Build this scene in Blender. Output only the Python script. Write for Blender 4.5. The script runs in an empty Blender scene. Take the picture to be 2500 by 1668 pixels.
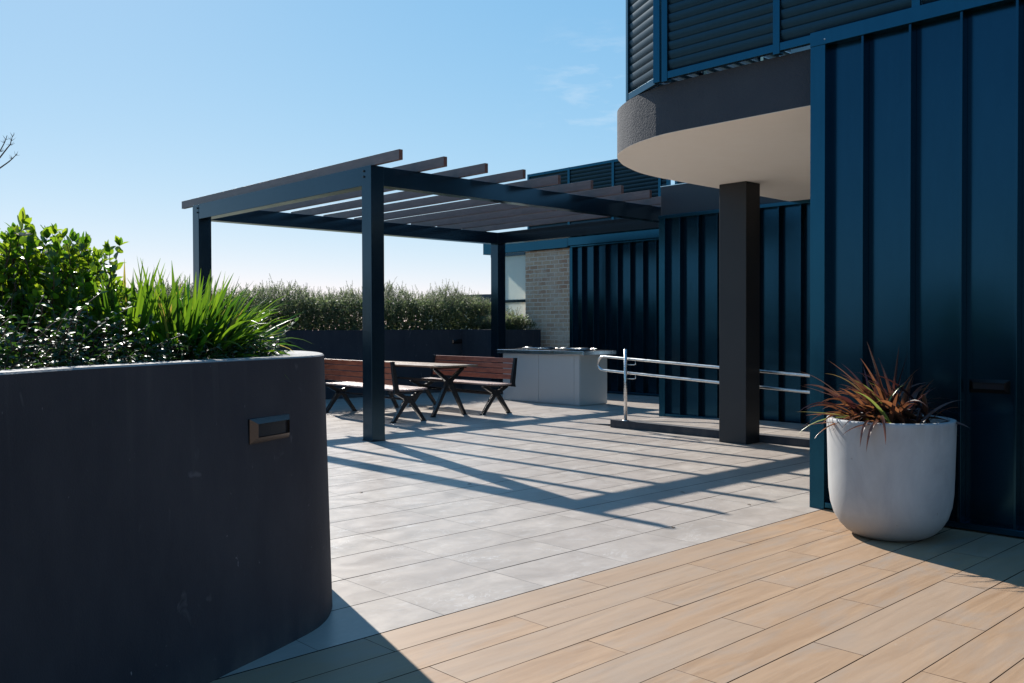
import bpy, math, random
from mathutils import Vector, Matrix, noise

# ------------------------------------------------------------------ camera, sky, sun, exposure
sc = bpy.context.scene
cam_d = bpy.data.cameras.new("camera"); cam = bpy.data.objects.new("camera", cam_d)
sc.collection.objects.link(cam); sc.camera = cam
cam_d.sensor_width = 36.0; cam_d.lens = 2227.6/2500*36.0
cam_d.clip_start = 0.05; cam_d.clip_end = 6000
ri = Vector((.72694, -.68669, -.00265)); dn = Vector((-.0124, -.00912, -.99988))
ri.normalize(); fw = ri.cross(dn); fw = -fw if fw.x < 0 else fw; fw.normalize(); dn = fw.cross(ri); up = -dn if dn.z < 0 else dn
up = ri.cross(fw).normalized()
cam.matrix_world = Matrix(((ri.x, up.x, -fw.x, 0), (ri.y, up.y, -fw.y, 0), (ri.z, up.z, -fw.z, 1.3), (0, 0, 0, 1)))

SUN_AZ, SUN_EL = 74.7, 34.3          # azimuth counter-clockwise from +X
world = bpy.data.worlds.new("World"); sc.world = world; world.use_nodes = True
nt = world.node_tree; N = nt.nodes; L = nt.links; N.clear()
wo = N.new('ShaderNodeOutputWorld'); bg = N.new('ShaderNodeBackground'); sky = N.new('ShaderNodeTexSky')
sky.sky_type = 'NISHITA'; sky.sun_disc = False
sky.sun_elevation = math.radians(SUN_EL); sky.sun_rotation = math.radians(90-SUN_AZ)
sky.altitude = 50; sky.air_density = 0.7; sky.dust_density = 0.1; sky.ozone_density = 2.2
SKY_STRENGTH = 0.12
bg.inputs['Strength'].default_value = SKY_STRENGTH
# thin wisps of cloud, laid out by direction on the sky itself
tc = N.new('ShaderNodeTexCoord')
def vmath(op, a=None, b=None):
    n = N.new('ShaderNodeVectorMath'); n.operation = op
    if a is not None: L.new(a, n.inputs[0])
    if b is not None:
        if isinstance(b, tuple): n.inputs[1].default_value = b
        else: L.new(b, n.inputs[1])
    return n
def smath(op, a, b):
    n = N.new('ShaderNodeMath'); n.operation = op; n.use_clamp = False
    for i, v in enumerate((a, b)):
        if isinstance(v, (int, float)): n.inputs[i].default_value = v
        else: L.new(v, n.inputs[i])
    return n.outputs[0]
sc_ = vmath('MULTIPLY', tc.outputs['Generated'], (5, 5, 22))
ns = N.new('ShaderNodeTexNoise'); ns.inputs['Scale'].default_value = 2.2; ns.inputs['Detail'].default_value = 6; ns.inputs['Roughness'].default_value = .62
L.new(sc_.outputs[0], ns.inputs['Vector'])
dist = vmath('DISTANCE', tc.outputs['Generated'], (.720, .640, .245))   # where the wisps hang, low beside the balcony
fall = N.new('ShaderNodeMapRange'); fall.inputs['From Min'].default_value = .085; fall.inputs['From Max'].default_value = .03
L.new(dist.outputs['Value'], fall.inputs['Value'])
cm = N.new('ShaderNodeMapRange'); cm.inputs['From Min'].default_value = .50; cm.inputs['From Max'].default_value = .80
L.new(ns.outputs['Fac'], cm.inputs['Value'])
cl = smath('MULTIPLY', smath('MULTIPLY', cm.outputs[0], fall.outputs[0]), .45)
# colour response of the clear sky: soften the climb toward the horizon, channel by channel
sep = N.new('ShaderNodeSeparateColor'); L.new(sky.outputs[0], sep.inputs[0]); comb = N.new('ShaderNodeCombineColor')
for i, (g_, k_) in enumerate(((.90, .735), (.47, 1.60), (.22, 2.92))):
    L.new(smath('MULTIPLY', smath('POWER', sep.outputs[i], g_), k_), comb.inputs[i])
mx = N.new('ShaderNodeMix'); mx.data_type = 'RGBA'
L.new(cl, mx.inputs['Factor']); L.new(comb.outputs[0], mx.inputs['A']); mx.inputs['B'].default_value = (4.3, 4.7, 5.0, 1)
L.new(mx.outputs['Result'], bg.inputs['Color']); L.new(bg.outputs[0], wo.inputs['Surface'])

sun_d = bpy.data.lights.new("sun", 'SUN'); sun = bpy.data.objects.new("sun", sun_d); sc.collection.objects.link(sun)
sun_d.energy = 5.0; sun_d.angle = math.radians(.53); sun_d.color = (1.0, .955, .89)
a, e = math.radians(SUN_AZ), math.radians(SUN_EL)
sd = Vector((math.cos(a)*math.cos(e), math.sin(a)*math.cos(e), math.sin(e)))
sun.rotation_mode = 'QUATERNION'; sun.rotation_quaternion = sd.to_track_quat('Z', 'Y'); sun.location = sd*30
sc.view_settings.view_transform = 'Standard'; sc.view_settings.look = 'None'
sc.view_settings.exposure = 0.73; sc.view_settings.gamma = 1
sc.cycles.max_bounces = 8; sc.cycles.transparent_max_bounces = 8
R = random.Random(7)

# ------------------------------------------------------------------ helpers
class MB:
    """collects shapes and links them as one mesh object"""
    def __init__(s): s.v = []; s.f = []; s.sm = []; s.mi = []; s.cur = 0
    def face(s, idx, smooth=False): s.f.append(idx); s.sm.append(smooth); s.mi.append(s.cur)
    def quad(s, a, b, c, d, smooth=False):
        n = len(s.v); s.v += [tuple(a), tuple(b), tuple(c), tuple(d)]; s.face((n, n+1, n+2, n+3), smooth); return s
    def box(s, x0, x1, y0, y1, z0, z1):
        n = len(s.v)
        s.v += [(x0,y0,z0),(x1,y0,z0),(x1,y1,z0),(x0,y1,z0),(x0,y0,z1),(x1,y0,z1),(x1,y1,z1),(x0,y1,z1)]
        for f in ((0,3,2,1),(4,5,6,7),(0,1,5,4),(1,2,6,5),(2,3,7,6),(3,0,4,7)): s.face(tuple(n+i for i in f))
        return s
    def prism(s, poly, z0, z1, smooth=False, cap=True, scale0=None):
        n = len(s.v); k = len(poly)
        low = scale0 if scale0 else poly
        s.v += [(p[0], p[1], z0) for p in low] + [(p[0], p[1], z1) for p in poly]
        for i in range(k): s.face((n+i, n+(i+1) % k, n+k+(i+1) % k, n+k+i), smooth)
        if cap: s.face(tuple(n+i for i in range(k-1, -1, -1))); s.face(tuple(n+k+i for i in range(k)))
        return s
    def sweep(s, path, prof, smooth=True, up=Vector((0, 0, 1)), closed=True, radii=None, cap=True):
        """prof: list of (side, up) offsets swept along path"""
        n0 = len(s.v); k = len(prof); m = len(path)
        P = [Vector(p) for p in path]
        for i, p in enumerate(P):
            t = (P[min(i+1, m-1)]-P[max(i-1, 0)]).normalized()
            u = up if abs(t.dot(up)) < .98 else Vector((1, 0, 0))
            sd_ = t.cross(u).normalized(); uu = sd_.cross(t).normalized()
            r = radii[i] if radii else 1
            for (a_, b_) in prof: s.v.append(tuple(p+sd_*a_*r+uu*b_*r))
        for i in range(m-1):
            for j in range(k if closed else k-1):
                j2 = (j+1) % k
                s.face((n0+i*k+j, n0+i*k+j2, n0+(i+1)*k+j2, n0+(i+1)*k+j), smooth)
        if closed and cap:
            s.face(tuple(n0+j for j in range(k-1, -1, -1))); s.face(tuple(n0+(m-1)*k+j for j in range(k)))
        return s
    def tube(s, path, r, k=8, radii=None):
        return s.sweep(path, [(math.cos(2*math.pi*j/k)*r, math.sin(2*math.pi*j/k)*r) for j in range(k)], radii=radii)
    def lathe(s, c, prof, k=48, smooth=True):
        n = len(s.v)
        for (r, z) in prof:
            for j in range(k):
                t = 2*math.pi*j/k; s.v.append((c[0]+r*math.cos(t), c[1]+r*math.sin(t), c[2]+z))
        for i in range(len(prof)-1):
            for j in range(k):
                s.face((n+i*k+j, n+i*k+(j+1) % k, n+(i+1)*k+(j+1) % k, n+(i+1)*k+j), smooth)
        return s
    def xf(s, mat, start=0):
        for i in range(start, len(s.v)): s.v[i] = tuple(mat @ Vector(s.v[i]))
        return s
    def build(s, name, mats, parent=None, bevel=0, loc=None):
        me = bpy.data.meshes.new(name); me.from_pydata(s.v, [], s.f)
        for p, sm, mi in zip(me.polygons, s.sm, s.mi): p.use_smooth = sm; p.material_index = mi
        if not isinstance(mats, (list, tuple)): mats = [mats]
        for m_ in mats: me.materials.append(m_)
        me.update()
        o = bpy.data.objects.new(name, me); sc.collection.objects.link(o)
        if parent: o.parent = parent
        if loc: o.location = loc
        if bevel:
            b = o.modifiers.new("bevel", 'BEVEL'); b.width = bevel; b.segments = 2; b.limit_method = 'ANGLE'
        return o
def bx(name, dims, mat, parent=None, bevel=0): return MB().box(*dims).build(name, mat, parent, bevel)
def tag(o, label=None, cat=None, group=None, kind=None):
    for k, v in (('label', label), ('category', cat), ('group', group), ('kind', kind)):
        if v: o[k] = v
    return o
def empty(name, loc, label, cat, group=None, rz=0):
    o = bpy.data.objects.new(name, None); sc.collection.objects.link(o); o.location = loc; o.rotation_euler = (0, 0, rz)
    o.empty_display_size = .1
    return tag(o, label, cat, group)
def copy_tree(o, parent=None):
    c = o.copy(); sc.collection.objects.link(c); c.parent = parent
    for ch in list(o.children): copy_tree(ch, c)
    return c

def smooth_curve(pts, n=6):
    out = []
    for i in range(len(pts)-1):
        p0, p1, p2, p3 = pts[max(i-1, 0)], pts[i], pts[i+1], pts[min(i+2, len(pts)-1)]
        for k in range(n):
            t = k/n
            out.append(tuple(.5*((2*p1[j])+(-p0[j]+p2[j])*t+(2*p0[j]-5*p1[j]+4*p2[j]-p3[j])*t*t+(-p0[j]+3*p1[j]-3*p2[j]+p3[j])*t**3) for j in range(2)))
    out.append(pts[-1]); return out

# ------------------------------------------------------------------ materials
class G:
    """small node graph helper"""
    def __init__(s, name):
        s.m = bpy.data.materials.new(name); s.m.use_nodes = True; s.t = s.m.node_tree; s.N = s.t.nodes
        s.b = s.N['Principled BSDF']; s.out = s.N['Material Output']
    def n(s, t, ins=None, **kw):
        x = s.N.new(t)
        for k, v in kw.items(): setattr(x, k, v)
        for k, v in (ins or {}).items(): s.put(x.inputs[k], v)
        return x
    def put(s, sock, v):
        if isinstance(v, bpy.types.NodeSocket): s.t.links.new(v, sock)
        elif isinstance(v, bpy.types.Node): s.t.links.new(v.outputs[0], sock)
        else: sock.default_value = v
    def math(s, op, a, b=0.0, c=None):
        x = s.n('ShaderNodeMath', {0: a, 1: b}, operation=op)
        if c is not None: s.put(x.inputs[2], c)
        return x.outputs[0]
    def mix(s, f, a, b, bt='MIX'):
        x = s.n('ShaderNodeMix', data_type='RGBA', blend_type=bt)
        s.put(x.inputs['Factor'], f); s.put(x.inputs['A'], a); s.put(x.inputs['B'], b); return x.outputs['Result']
    def rng(s, v, a, b, c=0.0, d=1.0):
        x = s.n('ShaderNodeMapRange', {'Value': v, 'From Min': a, 'From Max': b, 'To Min': c, 'To Max': d}); return x.outputs[0]
    def coord(s): return s.n('ShaderNodeTexCoord').outputs['Object']
    def noise(s, vec, scale, detail=4, rough=.55, dist=0):
        x = s.n('ShaderNodeTexNoise', {'Scale': scale, 'Detail': detail, 'Roughness': rough, 'Distortion': dist})
        s.put(x.inputs['Vector'], vec); return x.outputs['Fac']
    def vmul(s, vec, k): return s.n('ShaderNodeVectorMath', {0: vec, 1: k}, operation='MULTIPLY').outputs[0]
    def vadd(s, vec, k): return s.n('ShaderNodeVectorMath', {0: vec, 1: k}, operation='ADD').outputs[0]
    def bump(s, h, st=.2, d=.01):
        x = s.n('ShaderNodeBump', {'Height': h, 'Strength': st, 'Distance': d}); s.put(s.b.inputs['Normal'], x); return x
    def set(s, **kw):
        for k, v in kw.items(): s.put(s.b.inputs[k.replace('_', ' ')], v)
def c4(r, g, b): return (r, g, b, 1)

def metal_paint(name, col, metallic, rough, dirt=.12, wave=.04):
    g = G(name); co = g.coord()
    n1 = g.noise(co, 1.3, 5, .6); n2 = g.noise(g.vmul(co, (3, 3, .35)), 9, 4, .6)
    f = g.math('ADD', g.math('MULTIPLY', n1, .6), g.math('MULTIPLY', n2, .4))
    g.set(Base_Color=g.mix(g.rng(f, .3, .7), c4(*[x*(1-dirt) for x in col]), c4(*[x*(1+dirt) for x in col])), Metallic=metallic,
          Roughness=g.rng(n1, .3, .75, rough*.85, rough*1.2))
    g.bump(g.noise(g.vmul(co, (1, 1, .6)), 2.2, 2, .4), wave, .02)
    return g.m
M_clad = metal_paint("cladding_paint", (.014, .056, .090), .9, .19, .08, .12)
M_cladedge = metal_paint("cladding_trim_paint", (.016, .080, .124), .9, .22)
M_frame = metal_paint("charcoal_powder_coat", (.027, .056, .080), .8, .20)
M_blade = metal_paint("louvre_paint", (.014, .046, .070), .75, .40)
M_parapet = metal_paint("parapet_paint", (.018, .024, .032), .0, .5)
M_dark = metal_paint("black_powder_coat", (.012, .013, .015), .1, .28)
M_cast = metal_paint("cast_leg_paint", (.020, .022, .025), .3, .22)

def render_coat(name, c1, c2, bumpst=.35, scale=160, rough=.85, marks=True):
    g = G(name); co = g.coord()
    big = g.noise(co, .9, 5, .6, .4); fine = g.noise(co, scale, 3, .6); mid = g.noise(g.vmul(co, (1, 1, .4)), 6, 5, .65)
    col = g.mix(g.rng(g.math('ADD', g.math('MULTIPLY', big, .55), g.math('MULTIPLY', mid, .45)), .35, .68), c4(*c1), c4(*c2))
    if marks:   # chalky scuffs and drips
        sp = g.rng(g.noise(g.vmul(co, (1, 1, .6)), 13, 3, .5, .9), .665, .74); w = g.rng(g.noise(co, 1.7, 2), .46, .6)
        col = g.mix(g.math('MULTIPLY', g.math('MULTIPLY', sp, w), .40), col, c4(.15, .15, .16))
        pin = g.rng(g.noise(g.vmul(co, (1, 1, .5)), 52, 2, .5), .735, .77); col = g.mix(g.math('MULTIPLY', g.math('MULTIPLY', pin, g.rng(g.noise(co, 2.6, 3), .5, .6)), .8), col, c4(.24, .24, .25))
        drip = g.rng(g.noise(g.vmul(co, (16, 16, .5)), 1.2, 4, .6), .56, .74); zz = g.n('ShaderNodeSeparateXYZ', {0: co}).outputs[2]
        col = g.mix(g.math('MULTIPLY', drip, g.rng(zz, .7, 1.2, .06, .26)), col, c4(.085, .083, .085))
        col = g.mix(g.math('MULTIPLY', g.rng(zz, .12, .0, 0, 1), g.rng(mid, .4, .65, .1, .6)), col, c4(.10, .09, .08))
    g.set(Base_Color=col, Roughness=rough)
    g.bump(g.math('ADD', fine, g.math('MULTIPLY', mid, .8)), bumpst, .006 if scale > 90 else .012)
    return g.m
M_render = render_coat("charcoal_render", (.017, .020, .029), (.038, .040, .049))
M_rim = render_coat("sunlit_render_cap", (.20, .19, .18), (.31, .295, .28), .5, 120, .8, False)  # paler copy of the render: sunlight along the rim put into its colour
M_fascia = render_coat("fascia_render", (.034, .038, .048), (.046, .050, .058), .7, 60, .9, False)
M_soffit = render_coat("soffit_render", (.87, .78, .67), (.90, .82, .72), .15, 60, .9, False)
M_soil = render_coat("soil", (.02, .014, .01), (.05, .036, .025), 1, 30, 1, False)
M_col = render_coat("column_paint", (.016, .016, .018), (.022, .021, .022), .1, 90, .55, False)

# porcelain pavers and plank pavers: joints, tone and veining all in world metres
def tiles():
    g = G("grey_paver"); co = g.coord()
    xyz = g.n('ShaderNodeSeparateXYZ', {0: co}); x, y = xyz.outputs[0], xyz.outputs[1]
    u = g.math('DIVIDE', g.math('SUBTRACT', x, 3.25), .654); v = g.math('DIVIDE', g.math('SUBTRACT', y, 3.198), .4093)
    iu, iv = g.math('FLOOR', u), g.math('FLOOR', v); fu, fv = g.math('SUBTRACT', u, iu), g.math('SUBTRACT', v, iv)
    du = g.math('MULTIPLY', g.math('MINIMUM', fu, g.math('SUBTRACT', 1.0, fu)), .654)
    dv = g.math('MULTIPLY', g.math('MINIMUM', fv, g.math('SUBTRACT', 1.0, fv)), .4093)
    idv = g.n('ShaderNodeCombineXYZ', {0: iu, 1: iv}).outputs[0]
    wn = g.n('ShaderNodeTexWhiteNoise', {'Vector': idv}, noise_dimensions='3D'); rnd = wn.outputs['Value']; rc = wn.outputs['Color']
    # the gap width differs a little from joint to joint
    gap = g.rng(g.noise(g.vmul(co, (.8, 3, 1)), 1.2, 1), .35, .7, .0022, .0042)
    joint = g.math('MAXIMUM', g.rng(du, g.math('MULTIPLY', gap, .45), g.math('MULTIPLY', gap, .95), .62, 0), g.rng(dv, gap, g.math('MULTIPLY', gap, 1.5), 1, 0))
    pc = g.vadd(co, g.vmul(rc, (40, 40, 40)))
    st = g.n('ShaderNodeMapping', {'Vector': pc, 'Rotation': (0, 0, .5), 'Scale': (1, 1.7, 1)}).outputs[0]
    cloud = g.noise(st, 2.6, 8, .62, .7); fine = g.noise(pc, 55, 4, .7)
    vein = g.noise(st, 3.4, 9, .6, 1.6)
    vm = g.rng(g.math('ABSOLUTE', g.math('SUBTRACT', vein, .5)), 0, .016, 1, 0)
    vmask = g.math('MULTIPLY', vm, g.rng(g.noise(pc, 2.2, 3), .5, .64))
    med = g.noise(pc, 13, 7, .72, .5); blot = g.rng(g.noise(st, 3.4, 10, .74, 1.3), .56, .70)
    base = g.mix(g.rng(cloud, .32, .68), c4(.372, .318, .270), c4(.49, .428, .370))
    base = g.mix(g.math('MULTIPLY', g.rng(med, .42, .62), .38), base, c4(.335, .292, .258))
    base = g.mix(g.math('MULTIPLY', g.rng(fine, .35, .7), .22), base, c4(.32, .29, .262))
    base = g.mix(g.math('MULTIPLY', g.math('MAXIMUM', vmask, g.math('MULTIPLY', blot, .6)), .8), base, c4(.60, .575, .545))
    base = g.mix(g.rng(rnd, 0, 1, 0, .42), base, c4(.335, .285, .252))
    spk = g.rng(g.noise(co, 90, 2, .5), .80, .82); base = g.mix(g.math('MULTIPLY', spk, .6), base, c4(.05, .045, .04))
    g.set(Base_Color=g.mix(joint, base, c4(.012, .012, .012)), Roughness=g.rng(cloud, .3, .7, .29, .42), Specular_IOR_Level=g.math('MULTIPLY', g.math('SUBTRACT', 1.0, joint), .34))
    ht = g.math('SUBTRACT', g.math('ADD', g.math('MULTIPLY', fine, .15), g.math('MULTIPLY', cloud, .25)), g.math('MULTIPLY', joint, .6))
    b = g.bump(ht, .22, .003)
    geo = g.n('ShaderNodeNewGeometry').outputs['Normal']
    tilt = g.vadd(geo, g.vmul(g.vadd(rc, (-.5, -.5, -.5)), (.008, .008, 0)))
    g.put(b.inputs['Normal'], g.n('ShaderNodeVectorMath', {0: tilt}, operation='NORMALIZE').outputs[0])
    return g.m
def planks():
    g = G("timber_look_paver"); co = g.coord()
    xyz = g.n('ShaderNodeSeparateXYZ', {0: co}); x, y = xyz.outputs[0], xyz.outputs[1]
    LX, LY = 1.314, .2208
    v = g.math('DIVIDE', g.math('SUBTRACT', 3.198, y), LY); iv = g.math('FLOOR', v); fv = g.math('SUBTRACT', v, iv)
    odd = g.math('MODULO', g.math('ADD', iv, 100.0), 2.0)
    u = g.math('DIVIDE', g.math('SUBTRACT', g.math('SUBTRACT', x, 3.475), g.math('MULTIPLY', odd, LX*.5)), LX)
    iu = g.math('FLOOR', u); fu = g.math('SUBTRACT', u, iu)
    du = g.math('MULTIPLY', g.math('MINIMUM', fu, g.math('SUBTRACT', 1.0, fu)), LX)
    dv = g.math('MULTIPLY', g.math('MINIMUM', fv, g.math('SUBTRACT', 1.0, fv)), LY)
    idv = g.n('ShaderNodeCombineXYZ', {0: iu, 1: iv, 2: 3.0}).outputs[0]
    wn = g.n('ShaderNodeTexWhiteNoise', {'Vector': idv}, noise_dimensions='3D'); rnd = wn.outputs['Value']; rc = wn.outputs['Color']
    gap = g.rng(g.noise(g.vmul(co, (.8, 3, 1)), 1.4, 1), .35, .7, .0014, .0032)
    joint = g.math('MAXIMUM', g.rng(du, g.math('MULTIPLY', gap, .6), gap, 1, 0), g.rng(dv, gap, g.math('MULTIPLY', gap, 1.35), 1, 0))
    pc = g.vadd(co, g.vmul(rc, (37, 37, 37)))
    gr = g.noise(g.vmul(pc, (1.1, 13, 1)), 1.6, 9, .66, .9)
    gr2 = g.noise(g.vmul(pc, (5, 90, 1)), 1.7, 6, .7, .4)
    blot = g.noise(g.vmul(pc, (1.5, 5, 1)), 1.3, 6, .6, .6)
    base = g.mix(g.rng(gr, .22, .80), c4(.250, .148, .082), c4(.425, .278, .168))
    base = g.mix(g.math('MULTIPLY', g.rng(gr2, .42, .64), .42), base, c4(.27, .19, .125))
    base = g.mix(g.math('MULTIPLY', g.rng(blot, .48, .72), .7), base, c4(.262, .225, .192))
    knot = g.rng(g.noise(g.vmul(pc, (3, 14, 1)), 1.9, 6, .7, 1.4), .66, .74)
    base = g.mix(g.math('MULTIPLY', knot, .55), base, c4(.24, .245, .24))
    base = g.mix(g.rng(rnd, 0, 1, 0, .45), base, c4(.385, .262, .172)); base = g.mix(g.rng(g.math('FRACT', g.math('MULTIPLY', rnd, 7.3)), .45, 1, 0, .38), base, c4(.30, .235, .18))
    scr = g.rng(g.math('ABSOLUTE', g.math('SUBTRACT', g.noise(co, 2.3, 5, .5, 2.2), .5)), 0, .0035, 1, 0)
    scr = g.math('MULTIPLY', scr, g.rng(g.noise(co, 1.1, 2), .55, .68)); base = g.mix(g.math('MULTIPLY', scr, .3), base, c4(.62, .58, .53))
    g.set(Base_Color=g.mix(joint, base, c4(.022, .013, .009)), Roughness=g.rng(gr, .3, .7, .44, .6), Specular_IOR_Level=g.math('MULTIPLY', g.math('SUBTRACT', 1.0, joint), .26))
    ht = g.math('SUBTRACT', g.math('ADD', g.math('MULTIPLY', gr2, .35), g.math('MULTIPLY', gr, .3)), g.math('MULTIPLY', joint, 2.5))
    b = g.bump(ht, .25, .003)
    geo = g.n('ShaderNodeNewGeometry').outputs['Normal']
    tilt = g.vadd(geo, g.vmul(g.vadd(rc, (-.5, -.5, -.5)), (.008, .008, 0)))
    g.put(b.inputs['Normal'], g.n('ShaderNodeVectorMath', {0: tilt}, operation='NORMALIZE').outputs[0])
    return g.m
M_tile, M_plank = tiles(), planks()

def brick():
    g = G("bagged_brick"); co = g.coord()
    xyz = g.n('ShaderNodeSeparateXYZ', {0: co})
    vec = g.n('ShaderNodeCombineXYZ', {0: xyz.outputs[1], 1: xyz.outputs[2]}).outputs[0]
    wob = g.n('ShaderNodeTexNoise', {'Vector': co, 'Scale': 9.0, 'Detail': 3.0}).outputs['Color']
    vec = g.vadd(vec, g.vmul(g.vadd(wob, (-.5, -.5, -.5)), (.030, .030, 0)))
    br = g.n('ShaderNodeTexBrick', {'Vector': vec, 'Color1': c4(.50, .26, .155), 'Color2': c4(.68, .43, .27), 'Mortar': c4(.80, .67, .53),
             'Scale': 1.0, 'Mortar Size': .011, 'Mortar Smooth': .5, 'Bias': .0, 'Brick Width': .245, 'Row Height': .0875})
    sm = g.rng(g.noise(co, 3.2, 6, .68, .4), .46, .66)
    low = g.rng(xyz.outputs[2], 2.3, 1.2, 0, .35)
    col = g.mix(g.math('MULTIPLY', g.math('ADD', sm, low), .62), br.outputs['Color'], c4(.72, .57, .44))
    dk = g.rng(g.noise(co, 16, 4, .6), .58, .72); col = g.mix(g.math('MULTIPLY', dk, .35), col, c4(.22, .17, .14))
    g.set(Base_Color=col, Roughness=.9)
    g.bump(g.math('ADD', g.math('SUBTRACT', 1.0, br.outputs['Fac']), g.math('MULTIPLY', g.noise(co, 45, 5, .7), .7)), .6, .012)
    return g.m
M_brick = brick()

def wood(name, c1, c2, rough=.38, ax=(14, 1.1, 14)):
    g = G(name); co = g.coord(); gr = g.noise(g.vmul(co, ax), 1.6, 7, .65, 1.0); sw = g.noise(g.vmul(co, (5, 2.4, 9)), 1.3, 4, .6, 1.8)
    g.set(Base_Color=g.mix(g.rng(g.math('ADD', g.math('MULTIPLY', gr, .5), g.math('MULTIPLY', sw, .5)), .36, .64), c4(*c1), c4(*c2)), Roughness=rough)
    g.bump(gr, .12, .003); return g.m
M_slat = wood("jarrah_slat", (.18, .040, .020), (.42, .125, .060), .33)
M_seat = wood("glare_seat_slat", (.34, .22, .18), (.52, .38, .33), .36)  # slat colour lightened to stand for sun glare on the seats
M_tabletop = wood("table_slat", (.17, .10, .055), (.30, .19, .11), .34)
M_rafter = wood("rafter_timber", (.105, .070, .066), (.165, .112, .105), .45)
M_raftend = wood("rafter_end_timber", (.12, .04, .022), (.2, .07, .04), .6)

g = G("brushed_steel"); co = g.coord(); f = g.noise(g.vmul(co, (2, 2, 60)), 3, 4)
g.set(Base_Color=c4(.62, .61, .59), Metallic=1.0, Roughness=g.rng(f, .3, .7, .2, .34)); M_steel = g.m
g = G("bench_steel"); co = g.coord(); f = g.noise(g.vmul(co, (60, 60, 1.5)), 1.2, 4)
g.set(Base_Color=c4(.70, .71, .73), Metallic=1.0, Roughness=g.rng(f, .3, .7, .12, .26)); M_top = g.m
g = G("cabinet_panel"); co = g.coord(); f = g.noise(co, 1.6, 4)
g.set(Base_Color=g.mix(f, c4(.46, .49, .49), c4(.53, .56, .56)), Metallic=.3, Roughness=.42); M_cab = g.m
g = G("hotplate_metal"); co = g.coord(); f = g.noise(co, 30, 5, .7)
g.set(Base_Color=g.mix(f, c4(.03, .03, .03), c4(.18, .17, .16)), Metallic=.9, Roughness=g.rng(f, .3, .7, .15, .5)); M_hot = g.m
g = G("pale_concrete"); co = g.coord(); f = g.noise(g.vmul(co, (1, 1, .5)), 5, 7, .65, .5); f2 = g.noise(co, 260, 2); st = g.noise(g.vmul(co, (9, 9, .8)), 1.6, 5, .6)
colr = g.mix(g.rng(f, .3, .7), c4(.32, .315, .315), c4(.44, .435, .425)); colr = g.mix(g.math('MULTIPLY', g.rng(st, .48, .70), .5), colr, c4(.40, .385, .36))
hole = g.rng(g.noise(co, 34, 2, .4), .76, .79); colr = g.mix(g.math('MULTIPLY', hole, .55), colr, c4(.2, .19, .18))
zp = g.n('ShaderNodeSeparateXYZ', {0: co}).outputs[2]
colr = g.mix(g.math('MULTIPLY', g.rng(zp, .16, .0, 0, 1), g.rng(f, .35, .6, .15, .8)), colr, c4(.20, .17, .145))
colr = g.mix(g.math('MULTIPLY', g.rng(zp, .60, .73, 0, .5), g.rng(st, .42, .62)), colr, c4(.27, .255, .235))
g.set(Base_Color=colr, Roughness=.72); g.bump(g.math('SUBTRACT', g.math('ADD', f2, g.math('MULTIPLY', f, .6)), g.math('MULTIPLY', hole, 1.5)), .16, .004); M_pot = g.m
g = G("frosted_glass"); tr = g.n('ShaderNodeBsdfTranslucent', {'Color': c4(.95, .97, .90)}); df = g.n('ShaderNodeBsdfDiffuse', {'Color': c4(.70, .80, .80)})
ms = g.n('ShaderNodeMixShader', {0: .45}); g.t.links.new(tr.outputs[0], ms.inputs[1]); g.t.links.new(df.outputs[0], ms.inputs[2]); g.t.links.new(ms.outputs[0], g.out.inputs[0]); M_frost = g.m
g = G("lamp_lens"); g.set(Base_Color=c4(.015, .017, .02), Roughness=.15); M_lens = g.m
g = G("white_wall_paint"); g.set(Base_Color=g.mix(g.noise(g.coord(), 2, 4), c4(.70, .70, .68), c4(.78, .78, .76)), Roughness=.8); M_white = g.m
g = G("roof_sheet"); g.set(Base_Color=g.mix(g.noise(g.coord(), .5, 4), c4(.03, .04, .055), c4(.05, .06, .08)), Roughness=.5); M_roof = g.m
g = G("window_glass"); g.set(Base_Color=c4(.01, .015, .025), Roughness=.08); M_glass = g.m
g = G("field"); co = g.coord(); g.set(Base_Color=g.mix(g.rng(g.noise(co, .02, 8, .6), .3, .7), c4(.05, .07, .03), c4(.12, .12, .08)), Roughness=1); M_ground = g.m
g = G("bark"); co = g.coord(); g.set(Base_Color=g.mix(g.noise(g.vmul(co, (6, 6, 1)), 5, 5), c4(.05, .035, .028), c4(.13, .10, .08)), Roughness=.9); M_bark = g.m

def leaf(name, c1, c2, trans, tcol, rough=.35, spec=.5, scale=9, c3=None, c3t=.93):
    """leaf surface with light coming through it; tone varies from leaf to leaf"""
    g = G(name); co = g.coord()
    isl = g.n('ShaderNodeNewGeometry').outputs['Random Per Island']
    col = g.mix(isl, c4(*c1), c4(*c2)); tc_ = g.mix(isl, c4(*tcol[0]), c4(*tcol[1]))
    if c3:
        f3 = g.rng(isl, c3t, c3t+.02); col = g.mix(f3, col, c4(*c3)); tc_ = g.mix(f3, tc_, c4(*[x*1.6 for x in c3]))
    g.set(Base_Color=col, Roughness=rough, Specular_IOR_Level=spec)
    tr = g.n('ShaderNodeBsdfTranslucent'); g.put(tr.inputs['Color'], tc_)
    ms = g.n('ShaderNodeMixShader', {0: trans}); g.t.links.new(g.b.outputs[0], ms.inputs[1]); g.t.links.new(tr.outputs[0], ms.inputs[2])
    g.t.links.new(ms.outputs[0], g.out.inputs[0]); return g.m
M_leaf = leaf("shrub_leaf", (.022, .062, .012), (.045, .105, .018), .50, ((.10, .26, .012), (.40, .52, .02)), .30)
M_strap = leaf("strap_leaf", (.012, .045, .010), (.035, .095, .016), .42, ((.03, .12, .008), (.24, .40, .018)), .34, .5, c3=(.30, .24, .04))
M_cover = leaf("cover_leaf", (.010, .030, .016), (.022, .055, .022), .25, ((.06, .16, .02), (.12, .26, .03)), .44, .42)
M_hedge = leaf("hedge_leaf", (.042, .074, .040), (.160, .195, .120), .38, ((.08, .14, .045), (.42, .50, .22)), .55, .3)
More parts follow.
